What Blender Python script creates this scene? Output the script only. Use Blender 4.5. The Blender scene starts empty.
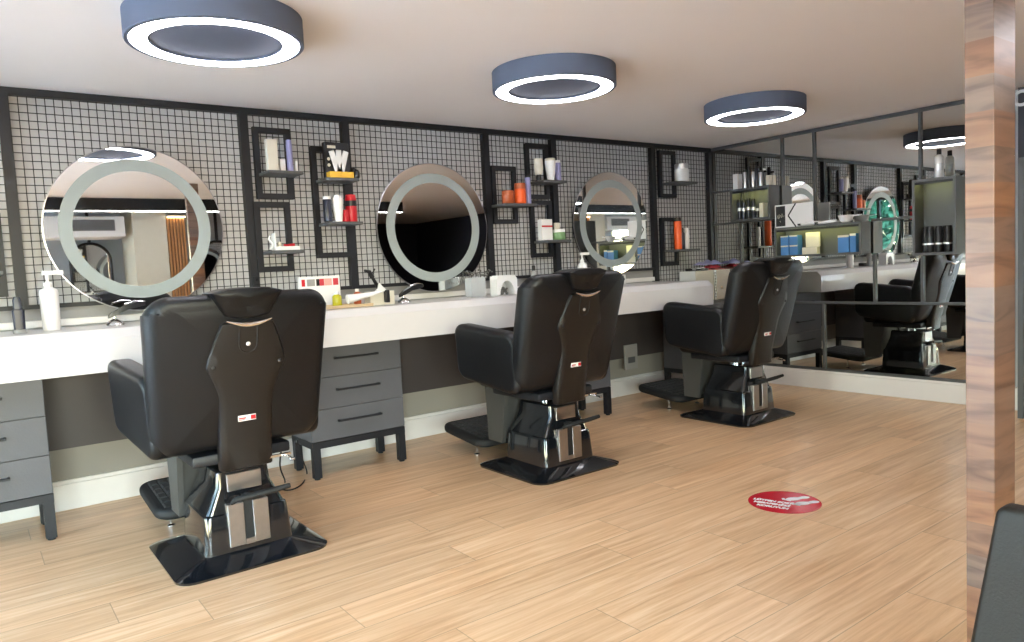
import bpy, bmesh, math, random
from mathutils import Vector, Matrix
random.seed(7)
PI = math.pi
S = bpy.context.scene
C = S.collection

# ------------------------------------------------------------------ camera
FOC = 733.0                                   # pixels, for a 1024 x 642 frame
CR = Vector((0.79849829, -0.59991213, -0.05005918))   # camera right in the room
CD = Vector((-0.08456601, -0.02945056, -0.99598256))  # camera down
CF = Vector((0.59602775, 0.79952367, -0.0742484))     # camera forward
EYE = Vector((0.0, 0.0, 1.4))
cam_d = bpy.data.cameras.new('camera'); cam = bpy.data.objects.new('camera', cam_d); C.objects.link(cam)
cam_d.sensor_width = 36.0; cam_d.lens = FOC / 1024 * 36.0; cam_d.clip_start = 0.05; cam_d.clip_end = 200
cam.matrix_world = Matrix(((CR.x, -CD.x, -CF.x, EYE.x), (CR.y, -CD.y, -CF.y, EYE.y), (CR.z, -CD.z, -CF.z, EYE.z), (0, 0, 0, 1)))
S.camera = cam

def at(ax, val, px, py):
    """room point that lies on the plane axis=val and shows at this place of the photograph"""
    d = CR * ((px - 512) / FOC) + CD * ((py - 321) / FOC) + CF
    t = (val - EYE[ax]) / d[ax]
    return EYE + d * t

# ------------------------------------------------------------------ world and exposure
W = bpy.data.worlds.new('sky'); S.world = W; W.use_nodes = True
wn = W.node_tree.nodes; wl = W.node_tree.links
sky = wn.new('ShaderNodeTexSky'); sky.sky_type = 'NISHITA'; sky.sun_disc = False
sky.sun_elevation = math.radians(48); sky.sun_rotation = math.radians(200); sky.air_density = 1.2
wl.new(sky.outputs[0], wn['Background'].inputs[0]); wn['Background'].inputs[1].default_value = 2.3
S.view_settings.view_transform = 'Standard'; S.view_settings.look = 'None'
S.view_settings.gamma = 1.0; S.view_settings.use_curve_mapping = False
S.view_settings.exposure = 1.42
LAMP = 11.0       # strength of the ring lamps
STRIP = 9.0       # strength of the LED line behind the viewer

sl = bpy.data.lights.new('sun', 'SUN'); sl.energy = 5.5; sl.angle = math.radians(1.0); sl.color = (1, .97, .93)
so = bpy.data.objects.new('sun', sl); C.objects.link(so); so.rotation_euler = (math.radians(-32), math.radians(26), 0)   # high, from beyond the mesh wall
def area(name, loc, rot, sx, sy, power, col=(1, 1, 1)):
    l = bpy.data.lights.new(name, 'AREA'); l.shape = 'RECTANGLE'; l.size = sx; l.size_y = sy
    l.energy = power; l.color = col
    o = bpy.data.objects.new(name, l); C.objects.link(o); o.location = loc; o.rotation_euler = rot
    return o
# daylight falls through the glass fronts; portals only steer the sampling of the sky there
for nm, loc, rot, sx, sy in (('portal_left', (-2.34, 2.4, 1.31), (0, -PI / 2, 0), 2.3, 5.6), ('portal_rear', (-.7, -2.49, 1.31), (PI / 2, 0, 0), 3.2, 2.2)):
    pl = area(nm, loc, rot, sx, sy, 1.0); pl.data.cycles.is_portal = True

# ------------------------------------------------------------------ materials
MT = {}
def mat(name, col, rough=0.5, metal=0.0, spec=0.5, var=0.06, scale=12.0, emit=0.0, bump=0.0, coat=0.0, bscale=None, trans=0.0):
    m = bpy.data.materials.new(name); m.use_nodes = True
    n, l = m.node_tree.nodes, m.node_tree.links
    b = n['Principled BSDF']
    tc = n.new('ShaderNodeTexCoord')
    nz = n.new('ShaderNodeTexNoise'); nz.inputs['Scale'].default_value = scale; nz.inputs['Detail'].default_value = 4
    l.new(tc.outputs['Object'], nz.inputs['Vector'])
    mx = n.new('ShaderNodeMix'); mx.data_type = 'RGBA'
    a = tuple(max(0, c * (1 - var)) for c in col) + (1,); c2 = tuple(min(1, c * (1 + var)) for c in col) + (1,)
    mx.inputs[6].default_value = a; mx.inputs[7].default_value = c2
    l.new(nz.outputs[0], mx.inputs[0]); l.new(mx.outputs[2], b.inputs['Base Color'])
    b.inputs['Roughness'].default_value = rough; b.inputs['Metallic'].default_value = metal
    b.inputs['Specular IOR Level'].default_value = spec; b.inputs['Coat Weight'].default_value = coat
    if trans: b.inputs['Transmission Weight'].default_value = trans
    if emit:
        b.inputs['Emission Color'].default_value = tuple(col) + (1,); b.inputs['Emission Strength'].default_value = emit
    if bump:
        bz = n.new('ShaderNodeTexNoise'); bz.inputs['Scale'].default_value = bscale or 180; bz.inputs['Detail'].default_value = 3
        l.new(tc.outputs['Object'], bz.inputs['Vector'])
        bp = n.new('ShaderNodeBump'); bp.inputs['Strength'].default_value = bump; bp.inputs['Distance'].default_value = 0.004
        l.new(bz.outputs[0], bp.inputs['Height']); l.new(bp.outputs[0], b.inputs['Normal'])
    MT[name] = m
    return m
def srgb(r, g, b):
    f = lambda c: (c / 255 / 12.92) if c / 255 <= 0.04045 else ((c / 255 + 0.055) / 1.055) ** 2.4
    return (f(r), f(g), f(b))

mat('ceiling_paint', srgb(236, 228, 222), 0.9, var=0.02, scale=2)
mat('wall_paint', srgb(200, 200, 202), 0.85, var=0.03, scale=3)
mat('low_wall_paint', srgb(150, 146, 138), 0.85, var=0.04, scale=3)
mat('baseboard_paint', srgb(226, 222, 219), 0.5, var=0.02)
mat('grey_panel', srgb(150, 148, 146), 0.7, var=0.04)
mat('dark_apron', srgb(62, 57, 58), 0.55, var=0.05, scale=4)
mat('black_steel', srgb(17, 20, 28), 0.5, 0.0, var=0.08)
mat('rack_steel', srgb(82, 84, 86), 0.45, 0.2, var=0.06)
mat('counter_white', srgb(206, 203, 203), 0.28, var=0.015, coat=0.2)
mat('cabinet_grey', srgb(84, 85, 90), 0.5, var=0.05, bump=0.15, bscale=90)
mat('shelf_grey', srgb(84, 86, 88), 0.45, var=0.05)
mat('vinyl', srgb(8, 10, 15), 0.40, var=0.1, bump=0.25, bscale=260, spec=0.4)
mat('dark_leather', srgb(22, 20, 18), 0.5, var=0.06, bump=0.2)
mat('shell_plastic', srgb(17, 15, 15), 0.36, var=0.08, bump=0.3, bscale=420, spec=0.5)
mat('gloss_black', srgb(20, 22, 26), 0.12, var=0.05, coat=0.7)
mat('rubber', srgb(20, 21, 23), 0.65, var=0.1)
mat('tread_rubber', srgb(46, 48, 48), 0.5, var=0.1)
mat('grey_plastic', srgb(72, 72, 71), 0.45, 0.1, var=0.05)
mat('chrome', (0.78, 0.78, 0.79), 0.12, 1.0, var=0.03)
mat('brushed_steel', (0.40, 0.40, 0.41), 0.28, 1.0, var=0.12, scale=30)
mat('mirror_glass', (0.86, 0.88, 0.88), 0.015, 1.0, var=0.0)
mat('wall_mirror', (0.70, 0.71, 0.70), 0.012, 1.0, var=0.0)
mat('frost', srgb(148, 157, 156), 0.55, 0.0, var=0.02)
mat('lamp_body', srgb(88, 96, 114), 0.75, 0.0, var=0.03)
mat('lamp_glow', (0.98, 0.95, 1.0), 0.4, emit=LAMP, var=0)
mat('strip_glow', (1.0, 0.99, 0.97), 0.4, emit=STRIP, var=0)
mat('shelf_glow', (0.95, 0.95, 0.30), 0.4, emit=9, var=0)
mat('warm_glow', (1.0, 0.75, 0.42), 0.4, emit=5.0, var=0)
m_ = mat('vase_glass', srgb(225, 228, 230), 0.4, var=0.01); m_.node_tree.nodes['Principled BSDF'].inputs['Alpha'].default_value = 0.35
mat('white_plastic', srgb(232, 231, 230), 0.35, var=0.02)
mat('cream', srgb(214, 208, 192), 0.6, var=0.04)
mat('cream_wood', srgb(205, 196, 178), 0.6, var=0.08, scale=6)
mat('lavender', srgb(150, 150, 196), 0.3, var=0.08)
mat('navy', srgb(28, 32, 52), 0.3, var=0.1)
mat('black_plastic', srgb(26, 26, 30), 0.35, var=0.1)
mat('red', srgb(196, 24, 38), 0.35, var=0.08)
mat('sticker_red', srgb(196, 36, 50), 0.2, var=0.04)
mat('salmon', srgb(222, 142, 122), 0.35, var=0.04)
mat('orange', srgb(232, 92, 30), 0.35, var=0.06)
mat('amber', srgb(176, 84, 44), 0.3, var=0.14, scale=30)
mat('yellow', srgb(236, 186, 60), 0.45, var=0.05)
mat('olive', srgb(176, 170, 40), 0.25, var=0.1)
mat('pale_green', srgb(122, 158, 112), 0.45, var=0.05)
mat('blue', srgb(74, 128, 186), 0.45, var=0.08)
mat('light_wood', srgb(202, 176, 140), 0.5, var=0.1)
mat('silver', (0.7, 0.7, 0.72), 0.3, 0.8, var=0.1)
mat('pink', srgb(226, 160, 150), 0.7, var=0.05)
mat('red_cloth', srgb(190, 60, 70), 0.9, var=0.1)
mat('glass', (0.95, 0.97, 0.97), 0.03, var=0, trans=1.0)
def thin_glass():
    m = bpy.data.materials.new('window_glass'); m.use_nodes = True; n, l = m.node_tree.nodes, m.node_tree.links
    n.remove(n['Principled BSDF']); out = n['Material Output']
    tr = n.new('ShaderNodeBsdfTransparent'); tr.inputs[0].default_value = (.93, .96, .95, 1)
    gs = n.new('ShaderNodeBsdfGlossy'); gs.inputs['Roughness'].default_value = .02
    fr = n.new('ShaderNodeFresnel'); fr.inputs[0].default_value = 1.35
    mx = n.new('ShaderNodeMixShader'); l.new(fr.outputs[0], mx.inputs[0]); l.new(tr.outputs[0], mx.inputs[1]); l.new(gs.outputs[0], mx.inputs[2]); l.new(mx.outputs[0], out.inputs[0])
    MT['window_glass'] = m
thin_glass()
mat('stone', srgb(110, 110, 108), 0.8, var=0.4, scale=60)
mat('dark_wall', srgb(56, 58, 68), 0.7, var=0.08)
mat('leaf', srgb(36, 92, 66), 0.6, var=0.5, scale=2.0)
mat('bark', srgb(90, 74, 60), 0.9, var=0.2)
mat('paving', srgb(214, 212, 210), 0.9, var=0.1)
mat('slat_wood', srgb(190, 136, 88), 0.5, var=0.2, scale=9)
mat('bluegrey', srgb(170, 180, 190), 0.6, var=0.05)

def floor_material():
    m = bpy.data.materials.new('oak_plank_floor'); m.use_nodes = True
    n, l = m.node_tree.nodes, m.node_tree.links; b = n['Principled BSDF']
    tc = n.new('ShaderNodeTexCoord'); sp = n.new('ShaderNodeSeparateXYZ'); l.new(tc.outputs['Object'], sp.inputs[0])
    def M(op, a, b_=None, c=None):
        k = n.new('ShaderNodeMath'); k.operation = op
        for i, v in enumerate((a, b_, c)):
            if v is None: continue
            if isinstance(v, (int, float)): k.inputs[i].default_value = v
            else: l.new(v, k.inputs[i])
        return k.outputs[0]
    v = M('DIVIDE', M('SUBTRACT', sp.outputs[1], 0.14), 0.25)
    row = M('FLOOR', v); fv = M('FRACT', v)
    w1 = n.new('ShaderNodeTexWhiteNoise'); w1.noise_dimensions = '1D'; l.new(row, w1.inputs['W'])
    u = M('DIVIDE', M('ADD', sp.outputs[0], M('MULTIPLY', w1.outputs[0], 7.0)), 1.5)
    colm = M('FLOOR', u); fu = M('FRACT', u)
    cb = n.new('ShaderNodeCombineXYZ'); l.new(row, cb.inputs[0]); l.new(colm, cb.inputs[1])
    w2 = n.new('ShaderNodeTexWhiteNoise'); w2.noise_dimensions = '2D'; l.new(cb.outputs[0], w2.inputs['Vector'])
    # grain, stretched along the plank and shifted per plank
    g = n.new('ShaderNodeCombineXYZ')
    l.new(M('ADD', M('MULTIPLY', sp.outputs[0], 0.9), M('MULTIPLY', w2.outputs[0], 37.0)), g.inputs[0])
    l.new(M('MULTIPLY', sp.outputs[1], 16.0), g.inputs[1]); l.new(M('MULTIPLY', w2.outputs[0], 11.0), g.inputs[2])
    nz = n.new('ShaderNodeTexNoise'); nz.inputs['Scale'].default_value = 1.6; nz.inputs['Detail'].default_value = 7; nz.inputs['Roughness'].default_value = 0.62
    nz.inputs['Distortion'].default_value = 0.7
    l.new(g.outputs[0], nz.inputs['Vector'])
    rp = n.new('ShaderNodeValToRGB')
    rp.color_ramp.elements[0].position = 0.28; rp.color_ramp.elements[0].color = srgb(196, 150, 106) + (1,)
    rp.color_ramp.elements[1].position = 0.74; rp.color_ramp.elements[1].color = srgb(240, 207, 168) + (1,)
    e = rp.color_ramp.elements.new(0.5); e.color = srgb(222, 181, 137) + (1,)
    l.new(nz.outputs[0], rp.inputs[0])
    hs = n.new('ShaderNodeHueSaturation')
    l.new(rp.outputs[0], hs.inputs['Color'])
    l.new(M('ADD', M('MULTIPLY', w2.outputs[0], 0.14), 0.91), hs.inputs['Value'])
    eu = M('MULTIPLY', M('MINIMUM', fu, M('SUBTRACT', 1.0, fu)), 1.5)
    ev = M('MULTIPLY', M('MINIMUM', fv, M('SUBTRACT', 1.0, fv)), 0.25)
    seam = M('LESS_THAN', M('MINIMUM', eu, ev), 0.0022)
    mx = n.new('ShaderNodeMix'); mx.data_type = 'RGBA'; l.new(M('MULTIPLY', seam, 0.45), mx.inputs[0])
    l.new(hs.outputs[0], mx.inputs[6]); mx.inputs[7].default_value = srgb(120, 92, 66) + (1,)
    l.new(mx.outputs[2], b.inputs['Base Color'])
    b.inputs['Roughness'].default_value = 0.34
    l.new(M('ADD', M('MULTIPLY', nz.outputs[0], 0.15), 0.24), b.inputs['Roughness'])
    MT['floor'] = m
floor_material()

def walnut_material():
    """stacked short walnut boards, every board with its own tone, grain running sideways"""
    m = bpy.data.materials.new('walnut_boards'); m.use_nodes = True
    n, l = m.node_tree.nodes, m.node_tree.links; b = n['Principled BSDF']
    tc = n.new('ShaderNodeTexCoord'); sp = n.new('ShaderNodeSeparateXYZ'); l.new(tc.outputs['Object'], sp.inputs[0])
    def M(op, a, b_=None):
        k = n.new('ShaderNodeMath'); k.operation = op
        for i, v in enumerate((a, b_)):
            if v is None: continue
            if isinstance(v, (int, float)): k.inputs[i].default_value = v
            else: l.new(v, k.inputs[i])
        return k.outputs[0]
    row = M('FLOOR', M('DIVIDE', sp.outputs[2], 0.098))
    w = n.new('ShaderNodeTexWhiteNoise'); w.noise_dimensions = '1D'; l.new(row, w.inputs['W'])
    g = n.new('ShaderNodeCombineXYZ')
    hor = M('ADD', M('MULTIPLY', sp.outputs[0], 2.5), M('MULTIPLY', sp.outputs[1], 2.5))
    l.new(hor, g.inputs[0]); l.new(M('ADD', M('MULTIPLY', sp.outputs[2], 16.0), M('MULTIPLY', w.outputs[0], 60.0)), g.inputs[1]); l.new(w.outputs[0], g.inputs[2])
    nz = n.new('ShaderNodeTexNoise'); nz.inputs['Scale'].default_value = 1.0; nz.inputs['Detail'].default_value = 6; nz.inputs['Distortion'].default_value = 1.3
    l.new(g.outputs[0], nz.inputs['Vector'])
    rp = n.new('ShaderNodeValToRGB')
    rp.color_ramp.elements[0].position = 0.22; rp.color_ramp.elements[0].color = srgb(80, 54, 42) + (1,)
    rp.color_ramp.elements[1].position = 0.85; rp.color_ramp.elements[1].color = srgb(156, 114, 86) + (1,)
    e = rp.color_ramp.elements.new(0.5); e.color = srgb(134, 95, 72) + (1,)
    l.new(nz.outputs[0], rp.inputs[0])
    hs = n.new('ShaderNodeHueSaturation'); l.new(rp.outputs[0], hs.inputs['Color'])
    l.new(M('ADD', M('MULTIPLY', w.outputs[0], 0.30), 0.82), hs.inputs['Value'])
    l.new(M('ADD', M('MULTIPLY', w.outputs[0], 0.4), 0.62), hs.inputs['Saturation'])
    l.new(hs.outputs[0], b.inputs['Base Color'])
    b.inputs['Roughness'].default_value = 0.3
    MT['walnut'] = m
walnut_material()

# ------------------------------------------------------------------ mesh helpers
def rrect(w, h, r, seg=5, cx=0.0, cy=0.0):
    r = max(1e-4, min(r, w / 2 - 1e-4, h / 2 - 1e-4)); pts = []
    for (sx, sy, a0) in ((1, 1, 0), (-1, 1, 90), (-1, -1, 180), (1, -1, 270)):
        for k in range(seg + 1):
            a = math.radians(a0 + 90 * k / seg)
            pts.append((cx + sx * (w / 2 - r) + r * math.cos(a), cy + sy * (h / 2 - r) + r * math.sin(a)))
    return pts

class MB:
    def __init__(s): s.bm = bmesh.new()
    def box(s, x0, x1, y0, y1, z0, z1, bev=0.0, seg=2, M=None):
        r = bmesh.ops.create_cube(s.bm, size=1.0); vs = r['verts']
        for v in vs:
            v.co = Vector(((x0 + x1) / 2 + v.co.x * (x1 - x0), (y0 + y1) / 2 + v.co.y * (y1 - y0), (z0 + z1) / 2 + v.co.z * (z1 - z0)))
        if bev:
            es = list({e for v in vs for e in v.link_edges})
            rr = bmesh.ops.bevel(s.bm, geom=es, offset=bev, segments=seg, profile=0.5, affect='EDGES')
            vs = list({v for f in rr['faces'] for v in f.verts} | {v for v in vs if v.is_valid})
        if M is not None: bmesh.ops.transform(s.bm, matrix=M, verts=vs)
        return s
    def rings(s, rings, cap0=True, cap1=True, closed=True):
        bm = s.bm; R = [[bm.verts.new(p) for p in ring] for ring in rings]; n = len(R[0])
        for a, b in zip(R, R[1:]):
            for i in range(n if closed else n - 1):
                j = (i + 1) % n
                try: bm.faces.new((a[i], a[j], b[j], b[i]))
                except ValueError: pass
        if cap0: bm.faces.new(list(reversed(R[0])))
        if cap1: bm.faces.new(R[-1])
        return s
    def lathe(s, prof, seg=20, M=None, o=(0, 0, 0)):
        rs = []
        for (r, z) in prof:
            ring = [Vector((o[0] + max(r, 1e-4) * math.cos(2 * PI * k / seg), o[1] + max(r, 1e-4) * math.sin(2 * PI * k / seg), o[2] + z)) for k in range(seg)]
            if M is not None: ring = [M @ p for p in ring]
            rs.append(ring)
        return s.rings(rs)
    def tube(s, path, r, seg=8):
        path = [Vector(p) for p in path]; rs = []
        rad = r if isinstance(r, (list, tuple)) else [r] * len(path)
        up = None
        for i, p in enumerate(path):
            t = (path[min(i + 1, len(path) - 1)] - path[max(i - 1, 0)]).normalized()
            if up is None:
                up = Vector((0, 0, 1)) if abs(t.z) < 0.9 else Vector((1, 0, 0))
            a = t.cross(up).normalized(); b = t.cross(a).normalized(); up = -b if (-b).dot(up) > 0 else b
            rs.append([p + (a * math.cos(2 * PI * k / seg) + b * math.sin(2 * PI * k / seg)) * rad[i] for k in range(seg)])
        return s.rings(rs)
    def prism(s, poly, ax, a, b):
        def P(u, v, w):
            return Vector((w, u, v)) if ax == 0 else Vector((u, w, v)) if ax == 1 else Vector((u, v, w))
        return s.rings([[P(u, v, a) for u, v in poly], [P(u, v, b) for u, v in poly]])
    def loft(s, levels, seg=5):
        """levels: (z, x0, x1, y0, y1, corner radius)"""
        return s.rings([[Vector((x, y, z)) for x, y in rrect(x1 - x0, y1 - y0, r, seg, (x0 + x1) / 2, (y0 + y1) / 2)] for (z, x0, x1, y0, y1, r) in levels])
    def pad(s, w, h, t, r, e, fn, puff=0.0, n=5, seg=8):
        """cushion: rounded rectangle w x h, thickness t, edge rounding e; fn places (u, v, d)"""
        half = []
        for k in range(n + 1):
            a = math.radians(90 - 90 * k / n)
            half.append((e * (1 - math.sin(a)), t / 2 - e + e * math.cos(a)))
        seq = [(i, -d) for i, d in reversed(half)] + half
        def ring(ins, d): return [fn(u, v, d) for u, v in rrect(w - 2 * ins, h - 2 * ins, max(r - ins, 0.01), seg)]
        def inner(f, d): return [fn(u * f, v * f, d) for u, v in rrect(w - 2 * e, h - 2 * e, max(r - e, 0.01), seg)]
        fs = (0.96, 0.9, 0.8, 0.68, 0.52, 0.35, 0.15)
        rr = [inner(f, -(t / 2 + puff * (1 - f * f))) for f in reversed(fs)] + [ring(i, d) for i, d in seq] + [inner(f, t / 2 + puff * (1 - f * f)) for f in fs]
        return s.rings(rr)
    def build(s, name, m, parent=None, smooth=True, angle=38, loc=None, normals=True):
        if normals: bmesh.ops.recalc_face_normals(s.bm, faces=s.bm.faces)
        me = bpy.data.meshes.new(name); s.bm.to_mesh(me); s.bm.free()
        me.materials.append(MT[m] if isinstance(m, str) else m)
        if smooth:
            for p in me.polygons: p.use_smooth = True
            try: me.set_sharp_from_angle(angle=math.radians(angle))
            except Exception: pass
        o = bpy.data.objects.new(name, me); C.objects.link(o)
        if parent: o.parent = parent
        if loc: o.location = loc
        return o

def tag(o, label=None, cat=None, group=None, kind=None):
    if label: o['label'] = label
    if cat: o['category'] = cat
    if group: o['group'] = group
    if kind: o['kind'] = kind
    return o
def thing(name, label, cat, loc=(0, 0, 0), rz=0.0, group=None):
    o = bpy.data.objects.new(name, None); C.objects.link(o); o.location = loc; o.rotation_euler = (0, 0, rz)
    o.empty_display_size = 0.1
    return tag(o, label, cat, group)
def struct(name, mb, m, smooth=False):
    return tag(mb.build(name, m, smooth=smooth), kind='structure')
def copy_tree(o, parent=None):
    c = o.copy(); C.objects.link(c)
    if parent: c.parent = parent
    for ch in list(o.children): copy_tree(ch, c)
    return c

XM = 6.93          # mirrored right wall
YW = 5.40          # main wall
ZC = 2.62          # ceiling

# ------------------------------------------------------------------ room shell
struct('floor', MB().box(-2.45, 9.6, -6.1, 5.5, -0.06, 0.0), 'floor')
struct('ceiling', MB().box(-2.45, 9.6, -6.1, 5.5, ZC, ZC + 0.08), 'ceiling_paint')
struct('wall_front', MB().box(-2.45, 7.1, YW, YW + 0.12, 0, ZC), 'wall_paint')
struct('wall_right', MB().box(XM + 0.02, XM + 0.14, 1.0, YW, 0, ZC), 'wall_paint')
struct('wall_rear', MB().box(-2.45, 6.3, -2.62, -2.5, 0, .25).box(-2.45, 6.3, -2.62, -2.5, 2.35, ZC).box(-2.45, -2.3, -2.62, -2.5, .25, 2.35).box(.9, 6.3, -2.62, -2.5, .25, 2.35), 'bluegrey')
for i, (a, b) in enumerate(((-2.3, .9),)):
    fb = MB().box(a, b, -2.59, -2.53, .25, .31).box(a, b, -2.59, -2.53, 2.29, 2.35)
    for k in range(3): fb.box(a + (b - a - .06) * k / 2, a + .06 + (b - a - .06) * k / 2, -2.59, -2.53, .31, 2.29)
    w_ = struct('window_%d' % (i + 2), fb, 'black_steel')
    MB().box(a + .01, b - .01, -2.565, -2.555, .30, 2.30).build('pane', 'window_glass', w_, smooth=False)
struct('wall_alcove', MB().box(6.3, 9.6, -6.2, -6.1, 0, ZC).box(9.5, 9.6, -6.1, 1.0, 0, ZC).box(6.2, 6.3, -6.1, -2.62, 0, ZC).box(XM + 0.14, 9.6, 1.0, 1.1, 0, ZC), 'dark_wall')
struct('wall_left', MB().box(-2.45, -2.35, -2.6, 5.5, 0, 0.12).box(-2.45, -2.35, -2.6, 5.5, 2.5, ZC).box(-2.45, -2.35, -2.6, -0.4, 0.12, 2.5).box(-2.45, -2.35, 5.2, 5.5, 0.12, 2.5), 'wall_paint')
wf = MB()
for y in (-0.37, 1.05, 2.45, 3.85, 5.17): wf.box(-2.43, -2.37, y - 0.03, y + 0.03, 0.12, 2.5)
wf.box(-2.43, -2.37, -0.4, 5.2, 0.12, 0.18).box(-2.43, -2.37, -0.4, 5.2, 2.44, 2.5)
win = struct('window_1', wf, 'black_steel')
gl = MB().box(-2.405, -2.395, -0.4, 5.2, 0.18, 2.44).build('pane', 'window_glass', win, smooth=False)
# main wall: white baseboard, low wall, dark apron under the counter, pale splashback
struct('baseboard_front', MB().box(-2.35, XM, 5.375, YW, 0, 0.165, 0.004).box(-2.35, XM, 5.382, YW, 0.165, 0.19, 0.004), 'baseboard_paint')
struct('baseboard_right', MB().box(XM - 0.03, XM + 0.02, 1.0, 5.375, 0, 0.165, 0.004).box(XM - 0.022, XM + 0.02, 1.0, 5.375, 0.165, 0.19, 0.004), 'baseboard_paint')
struct('trim_1', MB().box(-2.35, 5.93, 5.20, YW - 0.002, 0.425, 0.93), 'dark_apron')
struct('trim_2', MB().box(-2.35, 5.93, 5.36, YW - 0.002, 1.17, 1.212, 0.003), 'baseboard_paint')
struct('trim_90', MB().box(-2.35, 5.93, 5.385, YW - 0.001, 1.213, 1.285), 'grey_panel')
struct('trim_91', MB().box(-2.35, XM, 5.39, YW - 0.001, 0.191, 0.424), 'low_wall_paint')
# deep soffit with LED line behind the viewer
struct('trim_3', MB().box(-2.35, 6.30, -1.15, -0.90, 2.452, ZC - 0.001), 'black_steel')

# black steel frame of the mesh wall
PX = (-0.95, 0.29, 1.70, 2.475, 3.80, 4.58, 5.955, 6.895)
PB = 1.285
n = 4
def trim(mb, m='black_steel'):
    global n
    o = struct('trim_%d' % n, mb, m); n += 1
    return o
trim(MB().box(-2.35, XM, 5.345, YW - 0.001, 2.575, ZC - 0.001))
trim(MB().box(-2.35, 5.955, 5.35, YW - 0.001, 1.285, 1.312))
for i, x in enumerate(PX):
    w = 0.03 if i < 7 else 0.026
    trim(MB().box(x - w, x + w, 5.345, YW - 0.001, 1.12 if i >= 6 else PB, 2.575))
# wire mesh panels, one between each pair of posts
ML = ['wide wire mesh panel at the left edge behind the dark corner bottle', 'square black wire mesh panel behind the leftmost round mirror', 'narrow wire mesh panel behind the shelf frames left of the middle mirror',
      'square black wire mesh panel behind the middle round mirror', 'narrow wire mesh panel behind the shelf frames with orange jars', 'square black wire mesh panel behind the rightmost round mirror', 'narrow wire mesh panel in the corner beside the mirrored wall']
for i, (a, b) in enumerate(zip(PX, PX[1:])):
    mb = MB(); r = 0.0025
    zb = 1.312 if i < 6 else 1.13
    nx = max(2, round((b - a - 0.06) / 0.046)); 
    for k in range(1, nx):
        x = a + 0.03 + (b - a - 0.06) * k / nx
        mb.box(x - r, x + r, 5.366, 5.370, zb, 2.575)
    nz = round((2.575 - zb) / 0.048)
    for k in range(1, nz):
        z = zb + (2.575 - zb) * k / nz
        mb.box(a + 0.03, b - 0.03, 5.371, 5.375, z - r, z + r)
    tag(mb.build('wire_mesh_panel', 'black_steel', smooth=False), ML[i], 'wire mesh panel', 'wire mesh panels between the black posts')

# ------------------------------------------------------------------ mirrored right wall
o = MB().box(XM, XM + 0.018, 2.35, 5.37, 0.20, 2.60).build('wall_mirror', 'wall_mirror', smooth=False)
tag(o, 'large floor to ceiling mirror covering the right wall behind the metal rack', 'mirror')
rk = thing('metal_rack', 'grey metal bar grid mounted on the mirrored right wall', 'rack', (XM, 3.5, 0))
def bar(y0, y1, z0, z1, nm): MB().box(-0.022, -0.001, y0 - 3.5, y1 - 3.5, z0, z1, 0.002, 1).build(nm, 'rack_steel', rk, smooth=False)
bar(2.35, 5.34, 2.585, 2.617, 'top_bar'); bar(2.35, 5.34, 0.187, 0.212, 'bottom_bar'); bar(2.35, 5.34, 0.868, 0.892, 'rail')
bar(4.94, 5.34, 2.108, 2.128, 'rail'); bar(4.48, 5.34, 1.748, 1.768, 'rail'); bar(2.35, 3.53, 1.652, 1.676, 'rail')
for y, z0, z1 in ((4.455, 2.10, 2.585), (4.097, 1.66, 2.585), (3.083, 1.97, 2.585), (4.983, 0.892, 1.748), (3.505, 0.892, 1.345), (3.072, 0.892, 1.31), (4.027, 0.212, 0.868)):
    bar(y - 0.012, y + 0.012, z0, z1, 'upright')

# ------------------------------------------------------------------ ring lamps
def ring_lamp(label, x, y, group='ring lamps on the ceiling'):
    t = thing('ring_lamp', label, 'ceiling lamp', (x, y, ZC), 0, group)
    R0, R1 = 0.392, 0.372
    mb = MB(); mb.lathe([(R0, -0.001), (R0, -0.118), (R0 - 0.004, -0.122), (R1, -0.122), (R1, -0.116), (0.292, -0.116), (0.292, -0.104), (0.02, -0.104)], 72)
    mb.build('lamp_body', 'lamp_body', t, angle=30)
    mb = MB(); seg = 72
    prof = [(0.294, -0.117), (0.300, -0.123), (0.366, -0.123), (0.371, -0.117)]
    mb.rings([[Vector((r * math.cos(2 * PI * k / seg), r * math.sin(2 * PI * k / seg), z)) for k in range(seg)] for r, z in prof], False, False)
    mb.build('diffuser', 'lamp_glow', t)
    return t
ring_lamp('nearest of the three ring lamps, above the left chair', 1.05, 3.60)
ring_lamp('middle of the three ring lamps, above the middle chair', 3.11, 3.60)
ring_lamp('farthest ring lamp, close to the mirrored right wall', 5.22, 3.60)
ring_lamp('added fill lamp, ring shaped, behind the viewer, left side', -0.3, 0.3)  # made-up fill lamp out of view, added to brighten the room
ring_lamp('added fill lamp, ring shaped, near the soffit, right of the viewer', 4.85, 0.2)  # second invented fill lamp, set where the mirrors hardly catch it
ls = thing('led_strip', 'long white LED line under the dark soffit opposite the mirrors', 'light strip', (0, -0.9, 2.452))
MB().box(-2.3, 6.28, -0.03, 0.003, -0.012, -0.001).build('housing', 'white_plastic', ls, smooth=False)
MB().box(-2.3, 6.28, -0.025, -0.003, -0.016, -0.0125).build('diffuser', 'strip_glow', ls, smooth=False)

# ------------------------------------------------------------------ counter
YF = 4.625
mb = MB(); poly = [(YF, 0.925), (YF, 1.113), (YF + 0.052, 1.163), (5.358, 1.163), (5.358, 0.925)]
mb.prism(poly, 0, -2.34, 5.95)
ct = tag(mb.build('countertop', 'counter_white', smooth=False), 'long thick white countertop with a chamfered front edge along the mesh wall', 'countertop')

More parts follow.
